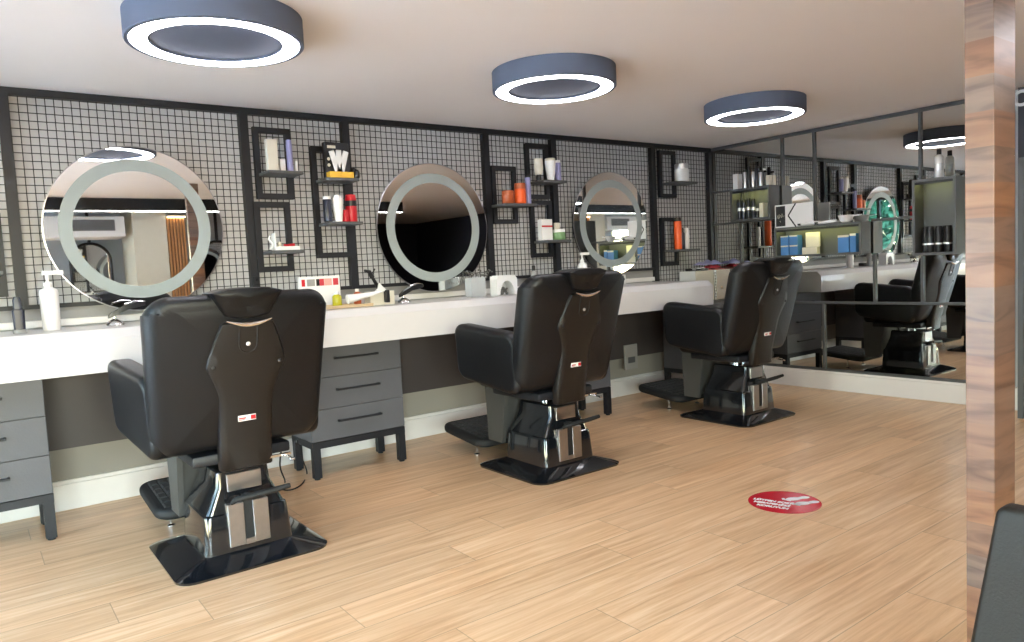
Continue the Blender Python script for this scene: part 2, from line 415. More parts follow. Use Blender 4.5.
def drawer_cabinet(label, x0, x1, yf, group):
    xc = (x0 + x1) / 2; w = (x1 - x0) / 2; d = 5.19 - yf
    t = thing('drawer_cabinet', label, 'cabinet', (xc, yf, 0), 0, group)
    MB().box(-w, w, 0.018, d, 0.262, 0.922, 0.002, 1).build('carcass', 'cabinet_grey', t, smooth=False)
    for k in range(3):
        z0 = 0.266 + k * 0.219; z1 = z0 + 0.215
        dr = MB().box(-w + 0.002, w - 0.002, 0.0, 0.017, z0, z1, 0.0015, 1).build('drawer', 'cabinet_grey', t, smooth=False)
        zc = z0 + 0.125; hw = 0.165; zc += 0.0
        h = MB(); h.box(-hw, hw, -0.034, -0.022, zc - 0.007, zc + 0.007, 0.002, 1)
        for s in (-1, 1): h.box(s * (hw - 0.008) - 0.007, s * (hw - 0.008) + 0.007, -0.024, 0.0, zc - 0.007, zc + 0.007)
        h.build('handle', 'black_steel', dr, smooth=False)
    f = MB(); f.box(-w, w, 0.003, 0.045, 0.215, 0.261).box(-w, w, d - 0.045, d, 0.215, 0.261).box(-w, -w + 0.045, 0.045, d - 0.045, 0.215, 0.261).box(w - 0.045, w, 0.045, d - 0.045, 0.215, 0.261)
    f.build('base_frame', 'black_steel', t, smooth=False)
    for sx in (-1, 1):
        for yy in (0.003, d - 0.05):
            x = sx * (w - 0.0275)
            lg = MB().box(x - 0.0265, x + 0.0265, yy, yy + 0.05, 0.012, 0.215).build('leg', 'black_steel', t, smooth=False)
            MB().lathe([(0.02, 0), (0.02, 0.012)], 12, o=(x, yy + 0.025, 0)).build('foot_glide', 'rubber', lg)
    return t
G = 'grey drawer cabinets under the counter'
drawer_cabinet('grey three-drawer cabinet cut off by the left edge under the counter', -0.40, 0.315, 4.79, G)
drawer_cabinet('grey three-drawer cabinet on black legs right of the nearest chair', 1.825, 2.535, 4.79, G)
drawer_cabinet('grey drawer cabinet mostly hidden behind the middle chair', 3.95, 4.66, 4.79, G)
drawer_cabinet('grey drawer cabinet in the far corner by the mirrored wall behind the farthest chair', 5.83, 6.54, 4.70, G)
# wall socket box
t = thing('socket_box', 'small grey box fixed low on the wall right of the middle chair', 'socket box', (5.34, 5.2, 0.43))
MB().box(-0.09, 0.09, -0.02, 0.0, -0.125, 0.125, 0.004).build('cover', 'grey_panel', t, smooth=False)
MB().box(-0.05, 0.05, -0.024, -0.021, -0.06, 0.0, 0.002).build('flap', 'cabinet_grey', t, smooth=False)

# ------------------------------------------------------------------ round mirrors
def round_mirror(label, x, z, R=0.525):
    t = thing('round_mirror', label, 'mirror', (x, 5.34, z), 0, 'round wall mirrors over the counter')
    Mx = Matrix.Rotation(PI / 2, 4, 'X')
    MB().lathe([(R - 0.03, -0.005), (R - 0.03, 0.012), (R - 0.012, 0.02), (R - 0.004, 0.045)], 96, Mx).build('backing', 'black_steel', t, angle=25)
    MB().lathe([(R, 0.0455), (R, 0.0508)], 96, Mx).build('glass', 'mirror_glass', t, angle=25)
    mb = MB(); seg = 96
    mb.rings([[Mx @ Vector((r * math.cos(2 * PI * k / seg), r * math.sin(2 * PI * k / seg), zz)) for k in range(seg)] for r, zz in ((0.70 * R, 0.0512), (0.845 * R, 0.0512))], False, False)
    mb.build('frosted_ring', 'frost', t)
    mb = MB()
    mb.rings([[Mx @ Vector((r * math.cos(2 * PI * k / seg), r * math.sin(2 * PI * k / seg), zz)) for k in range(seg)] for r, zz in ((R + 0.003, 0.044), (R + 0.003, 0.0505), (R - 0.004, 0.0515))], False, False)
    mb.build('edge_band', 'brushed_steel', t)
    return t
round_mirror('large round mirror with frosted ring behind the nearest chair, leftmost', 0.953, 1.765, 0.53)
round_mirror('round mirror with frosted ring in the middle, beside the white stone box', 3.19, 1.752, 0.53)
round_mirror('farthest round mirror with frosted ring, behind the middle chair back', 5.25, 1.775, 0.512)

# ------------------------------------------------------------------ barber chairs
def make_chair():
    t = thing('barber_chair', 'x', 'barber chair', (0, 0, 0), 0, 'black barber chairs along the counter')
    # base plate with sloping skirt
    mb = MB().loft([(0.0, -.372, .372, -.366, .372, .09), (0.012, -.374, .374, -.368, .374, .09), (0.020, -.357, .357, -.350, .357, .08),
                    (0.028, -.335, .335, -.330, .335, .07), (0.060, -.226, .226, -.246, .222, .03), (0.066, -.21, .21, -.23, .21, .03)], 6)
    mb.build('base_plate', 'gloss_black', t, angle=30)
    mb = MB().loft([(0.058, -.218, .218, -.238, .215, .03), (0.235, -.206, .206, -.226, .205, .03), (0.25, -.203, .203, -.222, .20, .03), (0.256, -.194, .194, -.214, .192, .03),
                    (0.38, -.135, .135, -.20, .16, .025), (0.455, -.128, .128, -.195, .15, .025), (0.463, -.12, .12, -.187, .142, .02)], 6)
    ped = mb.build('pedestal', 'gloss_black', t, angle=30)
    mb = MB().box(-.10, -.022, -.243, -.210, .085, .300, .003, 1).box(.022, .10, -.243, -.210, .085, .300, .003, 1).box(-.022, .022, -.243, -.210, .085, .112)
    mb.build('cover_plate', 'brushed_steel', ped, smooth=False)
    MB().box(-.022, .022, -.238, -.205, .112, .335).build('slot', 'rubber', ped, smooth=False)
    MB().box(-.085, .085, -.209, -.19, .355, .445, .003, 1).build('rear_plate', 'brushed_steel', ped, smooth=False)
    # foot pump lever
    mb = MB().tube([(0, -.20, .325), (0, -.25, .335), (-.02, -.29, .34)], .011)
    mb.tube([(-.085, -.27, .315), (-.075, -.30, .335), (-.04, -.315, .342), (.10, -.33, .352), (.185, -.335, .36)], [.010, .014, .015, .015, .012], 10)
    mb.build('pump_lever', 'rubber', t)
    # hydraulic column
    col = MB().lathe([(.062, .455), (.062, .475), (.03, .48), (.03, .56)], 24, o=(0, 0, 0)).build('hydraulic_column', 'chrome', t)
    MB().box(-.24, .24, -.22, .30, .505, .56, .012).build('seat_plate', 'black_steel', t)
    mb = MB().tube([(.20, -.27, .50), (.20, -.30, .495), (.205, -.335, .49)], .006).lathe([(.010, 0), (.014, .005), (.010, .012)], 12, o=(.205, -.335, .484))
    mb.box(.10, .22, -.28, -.262, .50, .512)
    mb.build('recline_catch', 'chrome', t)
    # leg column and footrest
    for s in (-1, 1):
        MB().prism([(.17, .565), (.235, .158), (.40, .158), (.415, .565)], 0, s * .225, s * .195).build('leg_support', 'grey_plastic', t, smooth=False)
    mb = MB(); mb.prism([(.20, .54), (.262, .175), (.285, .175), (.225, .54)], 0, -.194, .194)
    mb.build('leg_panel', 'grey_plastic', t, smooth=False)
    def fr(u, v, d): return Vector((u, .68 + v, .152 + d + .03 * (v / .28)))
    ft = MB().pad(.60, .56, .060, .10, .024, fr, 0).build('footrest', 'rubber', t)
    mb = MB()
    bmesh.ops.create_grid(mb.bm, x_segments=9, y_segments=6, size=.5)
    q = bmesh.ops.inset_individual(mb.bm, faces=list(mb.bm.faces), thickness=.018, use_even_offset=True)
    top = set(mb.bm.faces) - set(q['faces'])
    for v in {v for f in top for v in f.verts}: v.co.z += .006
    for v in mb.bm.verts: v.co = Vector((v.co.x * .50, .68 + v.co.y * .46, .1828 + v.co.z + .03 * (v.co.y * .46 / .28)))
    mb.build('tread', 'tread_rubber', ft, smooth=False, normals=False)
    for sx in (-.19, .19): MB().lathe([(.022, 0), (.022, .008), (.008, .014), (.008, .116)], 12, o=(sx, .62, .0)).build('floor_stop', 'chrome', ft)
    # seat
    def st(u, v, d): return Vector((u, .11 + v, .67 + d - .03 * v))
    MB().pad(.66, .56, .20, .07, .05, st, .02).build('seat', 'vinyl', t)
    # armrests: closed upholstered sides
    for s in (-1, 1):
        def ar(u, v, d, s=s):
            y = .09 + u
            z = .79 + v + (.032 * (u / .31) + .008 if v > 0 else (.012 + .045 * (u / .31)))
            x = .378 + .030 * (u / .31) + .018 * max(0, v / .2) + d
            return Vector((s * x, y, z))
        a = MB().pad(.62, .40, .125, .085, .035, ar, .006).build('armrest', 'vinyl', t)
    # backrest: wide, leaning back, sides wrapping forward a little
    Z0, Z1 = .578, 1.352
    def yb(z): return -.205 - .185 * (z - Z0) / (Z1 - Z0) - .03 * ((z - Z0) / (Z1 - Z0)) ** 2
    def bk(u, v, d):
        z = (Z0 + Z1) / 2 + v; f = (z - Z0) / (Z1 - Z0)
        wid = (.945 + .055 * min(1, f * 1.6)) if f < .62 else 1.0
        if f > .9: z -= .02 * (abs(u) / .42) ** 2
        return Vector((u * wid, yb(z) + d + .055 * (abs(u) / .42) ** 2.4, z))
    MB().pad(.862, Z1 - Z0, .14, .105, .055, bk, .006, seg=10).build('backrest', 'vinyl', t)
    # headrest set in the top of the backrest
    out = [(-.165, 1.345), (-.10, 1.362), (0, 1.366), (.10, 1.362), (.165, 1.345), (.155, 1.33), (.125, 1.275), (.10, 1.235), (.05, 1.222), (0, 1.219), (-.05, 1.222), (-.10, 1.235), (-.125, 1.275), (-.155, 1.33)]
    cx, cz = 0, 1.30
    def hring(f, off): return [Vector((cx + (x - cx) * f, yb(z) - .083 + off, cz + (z - cz) * f)) for x, z in out]
    hd = MB().rings([hring(.9, .18), hring(1, .17), hring(1.0, .03), hring(.985, .012), hring(.93, .002), hring(.7, -.006), hring(.3, -.008)]).build('headrest', 'vinyl', t)
    # chrome edge under the headrest
    pts = [(-.105 + .21 * k / 12, 1.214 - .022 * math.sin(PI * k / 12)) for k in range(13)]
    MB().tube([(x, yb(z) - .100, z) for x, z in pts], [.003 + .009 * math.sin(PI * k / 12) for k in range(13)], 8).build('headrest_trim', 'chrome', t)
    # plastic rear shell
    def ys(z): return (yb(z) if z > .60 else yb(.60)) - .048
    wz = [(.475, .120), (.482, .125), (.60, .126), (.70, .127), (.80, .128), (.84, .130), (.87, .135), (.92, .152), (.965, .171), (.99, .183), (1.01, .186), (1.04, .180), (1.08, .167), (1.13, .150), (1.17, .134), (1.198, .121), (1.206, .112)]
    def sring(z, w):
        k = min(1, max(.3, (z - .47) / .02, 0)) if z < .49 else (.45 if z > 1.2 else 1)
        half = [(w, .03), (w, -.020 * k), (w - .008, -.031 * k), (w * .7, -.036 * k), (w * .35, -.0395 * k), (0, -.041 * k)]
        return [Vector((x, ys(z) + o, z)) for x, o in half] + [Vector((-x, ys(z) + o, z)) for x, o in reversed(half[:-1])]
    shl = MB().rings([sring(z, w) for z, w in wz]).build('rear_shell', 'shell_plastic', t, angle=50)
    for sx, sz in ((0, 1.10), (-.155, 1.0), (.155, 1.0)):
        MB().lathe([(.010, 0), (.010, .004), (.006, .006)], 16, Matrix.Translation((sx, ys(sz) - (.041 if sx == 0 else .034), sz)) @ Matrix.Rotation(PI / 2, 4, 'X')).build('screw', 'silver' if sx == 0 else 'black_plastic', shl)
    # height slide with U-shaped outline
    tb = [(-.042, 1.185), (-.042, 1.10)] + [(-.042 * math.cos(a), 1.10 - .042 * math.sin(a)) for a in [PI * k / 8 for k in range(1, 8)]] + [(.042, 1.10), (.042, 1.185)]
    mb = MB().tube([(x, ys(z) - .040, z) for x, z in tb], .004, 6)
    mb.build('slide_groove', 'rubber', shl)
    Z = .735
    lb = MB().box(-.045, .040, ys(Z) - .0445, ys(Z) - .039, Z - .014, Z + .014).build('maker_label', 'white_plastic', shl, smooth=False)
    MB().box(.015, .038, ys(Z) - .0460, ys(Z) - .0446, Z - .010, Z + .010).box(-.042, -.008, ys(Z) - .0460, ys(Z) - .0446, Z - .003, Z + .003).box(-.042, -.015, ys(Z) - .0460, ys(Z) - .0446, Z - .009, Z - .006).build('print', 'red', lb, smooth=False)
    return t
ch = make_chair()
CH = [(1.052, 3.93, 0.5, 'black barber chair nearest the viewer, in front of the leftmost mirror'),
      (3.19, 3.93, 0, 'middle one of the three black barber chairs, left of the red floor sticker'),
      (5.34, 3.93, -2, 'farthest black barber chair, standing close to the mirrored right wall')]
for i, (x, y, a, lb) in enumerate(CH):
    c = ch if i == 0 else copy_tree(ch)
    c.location = (x, y, 0); c['label'] = lb
    for part in c.children:      # the seat swivels on the fixed base
        if not part.name.startswith(('base_plate', 'pedestal', 'pump_lever', 'hydraulic')): part.rotation_euler = (0, 0, math.radians(a))

# cable on the floor right of the nearest chair
p = [at(1, 4.5, 282, 445), at(1, 4.4, 280, 466), at(2, .006, 285, 482), at(2, .006, 279, 488), at(2, .006, 290, 490), at(2, .006, 302, 484), at(2, .006, 307, 473), at(1, 4.6, 302, 458), at(1, 4.65, 297, 440)]
def smooth_path(P, k=6):
    out = []
    for i in range(len(P) - 1):
        p0, p1, p2, p3 = P[max(i - 1, 0)], P[i], P[i + 1], P[min(i + 2, len(P) - 1)]
        for j in range(k):
            s = j / k
            out.append(0.5 * ((2 * p1) + (p2 - p0) * s + (2 * p0 - 5 * p1 + 4 * p2 - p3) * s * s + (3 * p1 - p0 - 3 * p2 + p3) * s ** 3))
    return out + [P[-1]]
tag(MB().tube(smooth_path([Vector(q) for q in p]), .005, 6).build('power_cable', 'rubber'), 'thin black cable looping on the floor beside the nearest chair', 'cable')

# ------------------------------------------------------------------ wall shelf frames
def shelf_frame(label, x0, x1, z0, z1, shelves):
    xc = (x0 + x1) / 2
    t = thing('wall_shelf', label, 'shelf', (xc, 5.33, z0), 0, 'black rectangular shelf frames on the mesh wall')
    w = (x1 - x0) / 2; h = z1 - z0; b = .040
    mb = MB().box(-w, -w + b, 0, .034, 0, h).box(w - b, w, 0, .034, 0, h).box(-w + b, w - b, 0, .034, 0, b).box(-w + b, w - b, 0, .034, h - b, h)
    mb.build('frame', 'black_steel', t, smooth=False)
    for (a, c, z) in shelves:
        MB().box(a - xc, c - xc, -.20, 0.0, z - z0 - .022, z - z0, .002, 1).build('shelf_board', 'shelf_grey', t, smooth=False)
    return t
shelf_frame('upper left shelf frame holding a tall white box and lavender bottle', 1.755, 2.025, 1.975, 2.487, [(1.775, 2.03, 2.155)])
shelf_frame('lower left shelf frame holding a small white tray, left of the red bottle', 1.720, 1.988, 1.447, 1.955, [(1.765, 2.00, 1.595)])
shelf_frame('tall double shelf frame with yellow based box above and red bottle below', 2.178, 2.470, 1.535, 2.372, [(2.20, 2.46, 2.118), (2.20, 2.47, 1.795)])
shelf_frame('shelf frame holding two orange jars, right of the middle mirror', 3.835, 4.105, 1.785, 2.298, [(3.81, 4.17, 1.948)])
shelf_frame('upper shelf frame with three white bottles, left of the farthest mirror', 4.228, 4.492, 2.012, 2.515, [(4.255, 4.54, 2.162)])
shelf_frame('lower shelf frame with red striped white box and green jar', 4.255, 4.508, 1.470, 1.998, [(4.275, 4.56, 1.622)])
shelf_frame('upper corner shelf frame with a single white jar near the mirrored wall', 6.030, 6.290, 2.052, 2.550, [(6.06, 6.40, 2.205)])
shelf_frame('lower corner shelf frame with an orange can near the mirrored wall', 6.030, 6.295, 1.325, 1.840, [(6.06, 6.41, 1.492)])
shelf_frame('shelf frame cut off by the left edge of the picture', -0.05, 0.222, 1.37, 1.87, [(-.05, .20, 1.52)])

# ------------------------------------------------------------------ products
def bottle(name, label, x, y, z, r, h, m, cap='black_plastic', kind='bottle', group=None, cat=None, band=None):
    t = thing(name, label, cat or name.replace('_', ' '), (x, y, z), random.uniform(-.4, .4), group)
    if kind == 'bottle':
        ch_ = h * .2
        MB().lathe([(r * .9, 0), (r, .006), (r, h - ch_ - r * .5), (r * .85, h - ch_ - r * .2), (r * .5, h - ch_), (r * .45, h - ch_ + .002)], 20).build('body', m, t)
        MB().lathe([(r * .52, h - ch_ + .002), (r * .52, h - .003), (r * .46, h)], 16).build('cap', cap, t)
    elif kind == 'can':
        MB().lathe([(r * .94, 0), (r, .006), (r, h * .86), (r * .94, h * .88)], 20).build('body', m, t)
        MB().lathe([(r * .92, h * .88), (r * .92, h - .006), (r * .8, h)], 20).build('cap', cap, t)
    elif kind == 'taper':     # widening towards the top, flat cap
        MB().lathe([(r * .62, 0), (r * .66, .006), (r * .9, h * .5), (r, h * .86), (r * .96, h * .88)], 20).build('body', m, t)
        MB().lathe([(r * .97, h * .88), (r * .97, h - .005), (r * .85, h)], 20).build('cap', cap, t)
    elif kind == 'jar':
        MB().lathe([(r * .9, 0), (r, .008), (r, h * .68), (r * .93, h * .72)], 22).build('body', m, t)
        MB().lathe([(r * .97, h * .72), (r * .97, h - .004), (r * .9, h)], 22).build('lid', cap, t)
    elif kind == 'tube':      # stands on its cap
        MB().lathe([(r * .55, 0), (r * .55, h * .26)], 16).build('cap', cap, t)
        MB().rings([[Vector((a * math.cos(2 * PI * k / 20), b * math.sin(2 * PI * k / 20), zz)) for k in range(20)] for a, b, zz in ((r * .8, r * .8, h * .26), (r, r * .75, h * .5), (r, r * .4, h * .85), (r, r * .08, h))]).build('body', m, t)
    elif kind == 'pump':
        MB().lathe([(r * .86, 0), (r * .9, .006), (r, h * .62), (r * .9, h * .68), (r * .45, h * .72), (r * .4, h * .74)], 24).build('body', m, t)
        mb = MB().lathe([(r * .45, h * .742), (r * .42, h * .80), (r * .16, h * .81), (r * .16, h * .93)], 16)
        mb.rings([[Vector((x, y2, zz)) for y2, zz in ((-.3 * r, h * .93), (.3 * r, h * .93), (.3 * r, h), (-.3 * r, h))] for x in (-r * .5, r * 1.6)])
        mb.build('pump', cap, t, angle=20)
    if band:
        bm_, z0, z1 = band
        MB().lathe([(r * 1.012, h * z0), (r * 1.012, h * z1)], 22).build('label_band', bm_, t)
    return t
def carton(name, label, x, y, z, w, d, h, m, rz=0.0, group=None, cat=None, bands=()):
    t = thing(name, label, cat or name.replace('_', ' '), (x, y, z), rz, group)
    MB().box(-w / 2, w / 2, -d / 2, d / 2, 0, h, .0015, 1).build('body', m, t, smooth=False)
    for (bm_, a0, a1, b0, b1) in bands:
        MB().box(-w / 2 + w * a0, -w / 2 + w * a1, -d / 2 - .0012, -d / 2 - .0002, h * b0, h * b1).build('printed_panel', bm_, t, smooth=False)
    return t
YS = 5.21
# left upper shelf
carton('product_box', 'tall plain white box on the upper left shelf frame', 1.835, YS, 2.156, .075, .05, .222, 'cream')
carton('product_box', 'short white box between the tall white box and lavender bottle', 1.908, YS, 2.156, .036, .03, .088, 'white_plastic')
bottle('bottle', 'lavender bottle beside the tall white box on the upper left shelf', 1.965, YS, 2.156, .022, .228, 'lavender', 'lavender', 'can')
carton('product_box', 'tiny white box right of the lavender bottle on the upper left shelf', 2.008, YS, 2.156, .016, .03, .08, 'white_plastic')
# left lower shelf
t = thing('tool_tray', 'white L-shaped tray with small tools on the lower left shelf', 'tray', (1.885, YS, 1.596))
MB().box(-.085, .095, -.04, .04, 0, .028, .003).box(-.085, -.075, -.04, .04, .028, .125, .002).build('tray_body', 'white_plastic', t, smooth=False)
tag(MB().lathe([(.014, 0), (.014, .026), (.008, .034)], 14, o=(1.845, YS, 1.6245)).build('small_jar', 'cream'), 'tiny cream jar standing on the white tray', 'jar')
tag(MB().tube([(1.87, YS - .02, 1.634), (1.90, YS - .01, 1.632), (1.955, YS + .01, 1.636)], [.006, .008, .011]).build('hair_clip', 'red'), 'small red clip lying on the white tray', 'hair clip')
tag(MB().tube([(1.775, YS, 1.605), (1.80, YS + .01, 1.64), (1.775, YS + .02, 1.68), (1.79, YS + .03, 1.70)], .007).build('cable_coil', 'white_plastic'), 'short white cable left of the tray on the lower left shelf', 'cable')
# tall frame, upper board
t = thing('product_box', 'black display box with yellow base and white comb fan on tall frame', 'display box', (2.33, YS, 2.119))
MB().box(-.095, .095, 0.0, .05, .0, .27, .002, 1).build('back_card', 'black_plastic', t, smooth=False)
MB().box(-.095, .095, -.07, -.001, .0, .045, .002, 1).build('base_tray', 'yellow', t, smooth=False)
mb = MB()
for k, a in enumerate((-.28, 0, .28)):
    mb.box(-.022, .022, -.035, -.025, .045, .21, .004, 1, M=Matrix.Rotation(a, 4, 'Y'))
mb.build('white_combs', 'lavender' if False else 'white_plastic', t, smooth=False)
mb = MB()
for z in (.10, .145): mb.lathe([(.012, 0), (.012, .003)], 16, Matrix.Translation((-.07, -.001, z)) @ Matrix.Rotation(PI / 2, 4, 'X'))
mb.box(-.075, -.01, -.003, -.0005, .225, .245)
mb.build('print', 'cream', t, smooth=False)
mb = MB()
for k in range(3): mb.lathe([(.018, 0), (.024, .012), (.024, .05), (.014, .06)], 14, o=(0, 0, .0 + k * .002), M=Matrix.Translation((2.455 + .008 * (k % 2), YS - .03 + .045 * k, 2.119)))
for k in range(3):
    tag(MB().lathe([(.020, 0), (.024, .012), (.024, .05 + .02 * (k == 1)), (.014, .065 + .02 * (k == 1))], 14, o=(2.452, YS - .055 + .052 * k, 2.119)).build('black_pot', 'black_plastic'), 'small black pot beside the yellow based display box', 'pot', 'small black pots on the tall shelf frame')
mb.bm.free()
# tall frame, lower board
bottle('bottle', 'dark navy bottle left of the white one on the tall frame', 2.204, YS - .05, 1.796, .032, .185, 'navy', 'white_plastic', 'can')
bottle('bottle', 'white tapered shampoo bottle between navy and red bottles', 2.283, YS - .06, 1.796, .042, .195, 'white_plastic', 'silver', 'taper')
bottle('bottle', 'red bottle with dark label on the lower board of the tall frame', 2.415, YS, 1.796, .043, .205, 'red', 'red', 'can', band=('black_plastic', .58, .78))
bottle('jar', 'small red jar between white and red bottles on the tall frame', 2.352, YS - .03, 1.796, .026, .09, 'red', 'red', 'jar')
# right of middle mirror
bottle('jar', 'squat orange jar at the left of the orange jar shelf', 3.908, YS, 1.949, .055, .115, 'amber', 'amber', 'jar')
bottle('jar', 'taller orange jar with amber shoulder beside the squat orange jar', 4.03, YS - .02, 1.949, .052, .18, 'orange', 'amber', 'jar', band=('orange', .1, .6))
bottle('bottle', 'slim lavender bottle with black cap right of the orange jars', 4.120, YS - .02, 1.949, .026, .265, 'lavender', 'black_plastic', 'can')
bottle('tube', 'white tube standing on its black cap on the upper shelf', 4.270, YS, 2.163, .042, .20, 'cream', 'black_plastic', 'tube')
bottle('bottle', 'white tapered bottle in the middle of the upper shelf by the farthest mirror', 4.385, YS - .03, 2.163, .050, .20, 'white_plastic', 'cream', 'taper')
bottle('bottle', 'slim pale lavender bottle at the right end of the upper shelf', 4.475, YS - .03, 2.163, .028, .185, 'lavender', 'white_plastic', 'can')
carton('product_box', 'white box with a red band on the lower shelf by the green jar', 4.315, YS, 1.623, .125, .06, .19, 'white_plastic', bands=(('red', 0, 1, .62, .70),))
bottle('jar', 'pale green jar with white lid on the lower shelf', 4.455, YS - .03, 1.623, .058, .095, 'pale_green', 'white_plastic', 'jar')
carton('product_box', 'small white carton standing on top of the green jar', 4.43, YS - .03, 1.7185, .05, .03, .06, 'cream')
bottle('jar', 'large white jar alone on the upper corner shelf', 6.235, YS, 2.206, .075, .19, 'white_plastic', 'silver', 'jar')
bottle('can', 'tall orange can with dark top on the lower corner shelf', 6.12, YS - .02, 1.493, .040, .335, 'orange', 'black_plastic', 'can')
bottle('bottle', 'dark teal bottle right of the tall orange can', 6.215, YS, 1.493, .027, .225, 'navy', 'black_plastic', 'bottle')
bottle('tube', 'narrow white tube right of the dark teal bottle', 6.285, YS, 1.493, .026, .225, 'white_plastic', 'white_plastic', 'can')

# counter objects
ZT = 1.164
bottle('pump_bottle', 'large white pump bottle at the left end of the counter', .402, 5.02, ZT, .050, .345, 'white_plastic', 'white_plastic', 'pump')
t = thing('hair_trimmer', 'dark hair trimmer standing on a grey dock at the left end', 'hair trimmer', (.243, 4.95, ZT))
MB().lathe([(.034, 0), (.034, .018), (.030, .022)], 20).build('dock', 'grey_panel', t)
MB().loft([(.022, -.028, .028, -.022, .022, .012), (.13, -.030, .030, -.024, .024, .012), (.135, -.022, .022, -.018, .018, .01), (.185, -.022, .018, -.016, .016, .008), (.205, -.016, .014, -.014, .014, .007)]).build('handle', 'navy', t)
def basin_tap(label, x, y):
    t = thing('tap', label, 'tap', (x, y, ZT), 0, 'black lever taps under the round mirrors')
    MB().lathe([(.052, 0), (.050, .008), (.040, .022), (.018, .034), (.012, .038)], 28).build('dome_base', 'chrome', t)
    MB().lathe([(.010, .036), (.010, .058)], 14).build('stem', 'chrome', t)
    mb = MB().rings([[Vector((x0, -w, z - h)), Vector((x0, w, z - h)), Vector((x0, w, z + h)), Vector((x0, -w, z + h))] for x0, w, z, h in ((-.035, .012, .052, .010), (.0, .020, .072, .016), (.07, .022, .104, .016), (.14, .022, .118, .018), (.175, .012, .118, .010))])
    lv = mb.build('lever', 'black_plastic', t, angle=60)
    MB().tube([(.06, 0, .124), (.12, 0, .138), (.175, 0, .132)], [.004, .006, .004]).build('lever_trim', 'chrome', lv)
    return t
basin_tap('black lever tap with chrome dome at the leftmost round mirror', .735, 5.05)
basin_tap('black lever tap with chrome dome at the middle round mirror', 2.73, 5.05)
# tray group
t = thing('wooden_tray', 'light wooden tray on the counter behind the nearest chair', 'tray', (2.10, 4.98, ZT))
MB().box(-.36, .28, -.12, .12, 0, .012, .004).build('tray_board', 'light_wood', t, smooth=False)
MB().box(-.36, .28, -.12, -.112, .0125, .022).box(-.36, .28, .112, .12, .0125, .022).build('rim', 'light_wood', t, smooth=False)
ZTR = ZT + .013
t = thing('colour_chart', 'white colour sample card box with red swatches behind the nearest chair', 'sample box', (2.10, 5.16, ZT))
MB().box(-.155, .155, -.02, .02, 0, .235, .003, 1).build('box_body', 'white_plastic', t, smooth=False)
for k, (a, b, c) in enumerate(((-.14, -.115, 'red'), (-.10, -.04, 'grey_panel'), (-.03, -.005, 'black_plastic'), (-.004, .03, 'red_cloth'), (.032, .09, 'pink'), (.10, .14, 'red_cloth'))):
    MB().box(a, b, -.0215, -.0202, .165, .215).build('swatch', c, t, smooth=False)
bottle('oil_bottle', 'small yellow oil bottle on the wooden tray', 2.14, 4.95, ZTR, .034, .105, 'olive', 'silver', 'bottle')
bottle('dropper_bottle', 'amber dropper bottle behind the yellow oil bottle', 2.335, 5.03, ZTR, .028, .115, 'amber', 'white_plastic', 'bottle')
t = thing('styling_iron', 'white styling iron with black end resting on the wooden tray', 'styling iron', (2.20, 4.905, ZTR + .012))
MB().tube([(0, 0, .035), (.08, 0, .045), (.20, 0, .062), (.30, .01, .082)], [.034, .026, .014, .008], 14).build('barrel', 'white_plastic', t)
MB().box(.30, .335, -.012, .03, -.010, .085, .008).build('stand', 'black_plastic', t)
carton('tissue_box', 'white tissue box behind the styling iron', 2.50, 5.00, ZT, .20, .10, .10, 'cream', cat='box')
tag(MB().prism([(2.46, ZT + .1015), (2.56, ZT + .1015), (2.52, ZT + .14), (2.50, ZT + .165), (2.485, ZT + .12)], 1, 4.985, 5.0).build('tissue', 'white_plastic', smooth=False), 'white tissue sticking up from the tissue box', 'tissue')
t = thing('dryer_holder', 'black jointed hair dryer holder arm behind the styling iron', 'holder', (2.60, 5.16, ZT))
MB().lathe([(.03, 0), (.03, .01), (.008, .014), (.008, .06)], 16).build('clamp', 'silver', t)
MB().tube([(0, 0, .06), (-.02, -.02, .10), (-.085, -.03, .205)], [.014, .016, .012], 10).build('arm', 'black_plastic', t)
MB().tube([(-.085, -.03, .205), (-.11, -.035, .25), (-.15, -.04, .26)], [.02, .016, .01], 10).tube([(-.09, -.03, .22), (-.06, -.03, .27)], .006).build('head', 'black_plastic', t)
# stone box
t = thing('stone_box', 'square white box with an arched window of dark stones beside the middle mirror', 'decorative box', (3.66, 5.0, ZT))
mb = MB(); arc = [(.075 * math.cos(PI * k / 14), .12 * math.sin(PI * k / 14)) for k in range(15)]
pts_o = [(.105, 0), (.105, .165), (-.105, .165), (-.105, 0)]
# frame with an arch hole, as a strip of quads between arch and outline
ring_o = []
for (ax_, az_) in arc:
    k = max(abs(ax_) / .105, az_ / .165, 1e-3); ring_o.append((ax_ / k, az_ / k))
bm = mb.bm
for yy, in ((-.045,), (-.04,)):
    pass
A = [[bm.verts.new((x, y, z)) for x, z in arc] for y in (-.05, .05)]; B = [[bm.verts.new((x, y, z)) for x, z in ring_o] for y in (-.05, .05)]
for k in range(14):
    bm.faces.new((A[0][k], A[0][k + 1], B[0][k + 1], B[0][k])); bm.faces.new((A[1][k], B[1][k], B[1][k + 1], A[1][k + 1]))
    bm.faces.new((A[0][k], A[1][k], A[1][k + 1], A[0][k + 1])); bm.faces.new((B[0][k], B[0][k + 1], B[1][k + 1], B[1][k]))
mb.build('arch_front', 'white_plastic', t, smooth=False)
MB().box(-.10, .10, .052, .058, 0, .16).build('back_panel', 'white_plastic', t, smooth=False)
mb = MB(); random.seed(3)
for k in range(14):
    x = random.uniform(-.045, .045); z = .015 + .014 * (k // 4) ; r = random.uniform(.010, .016)
    mb.lathe([(r * .5, 0), (r, r * .5), (r * .9, r * 1.1), (r * .4, r * 1.5)], 7, o=(x * (1 - .2 * (k // 4)), random.uniform(-.03, .03), z - .012))
tag(mb.build('stones', 'stone', t, smooth=False), None, None, None, 'stuff')
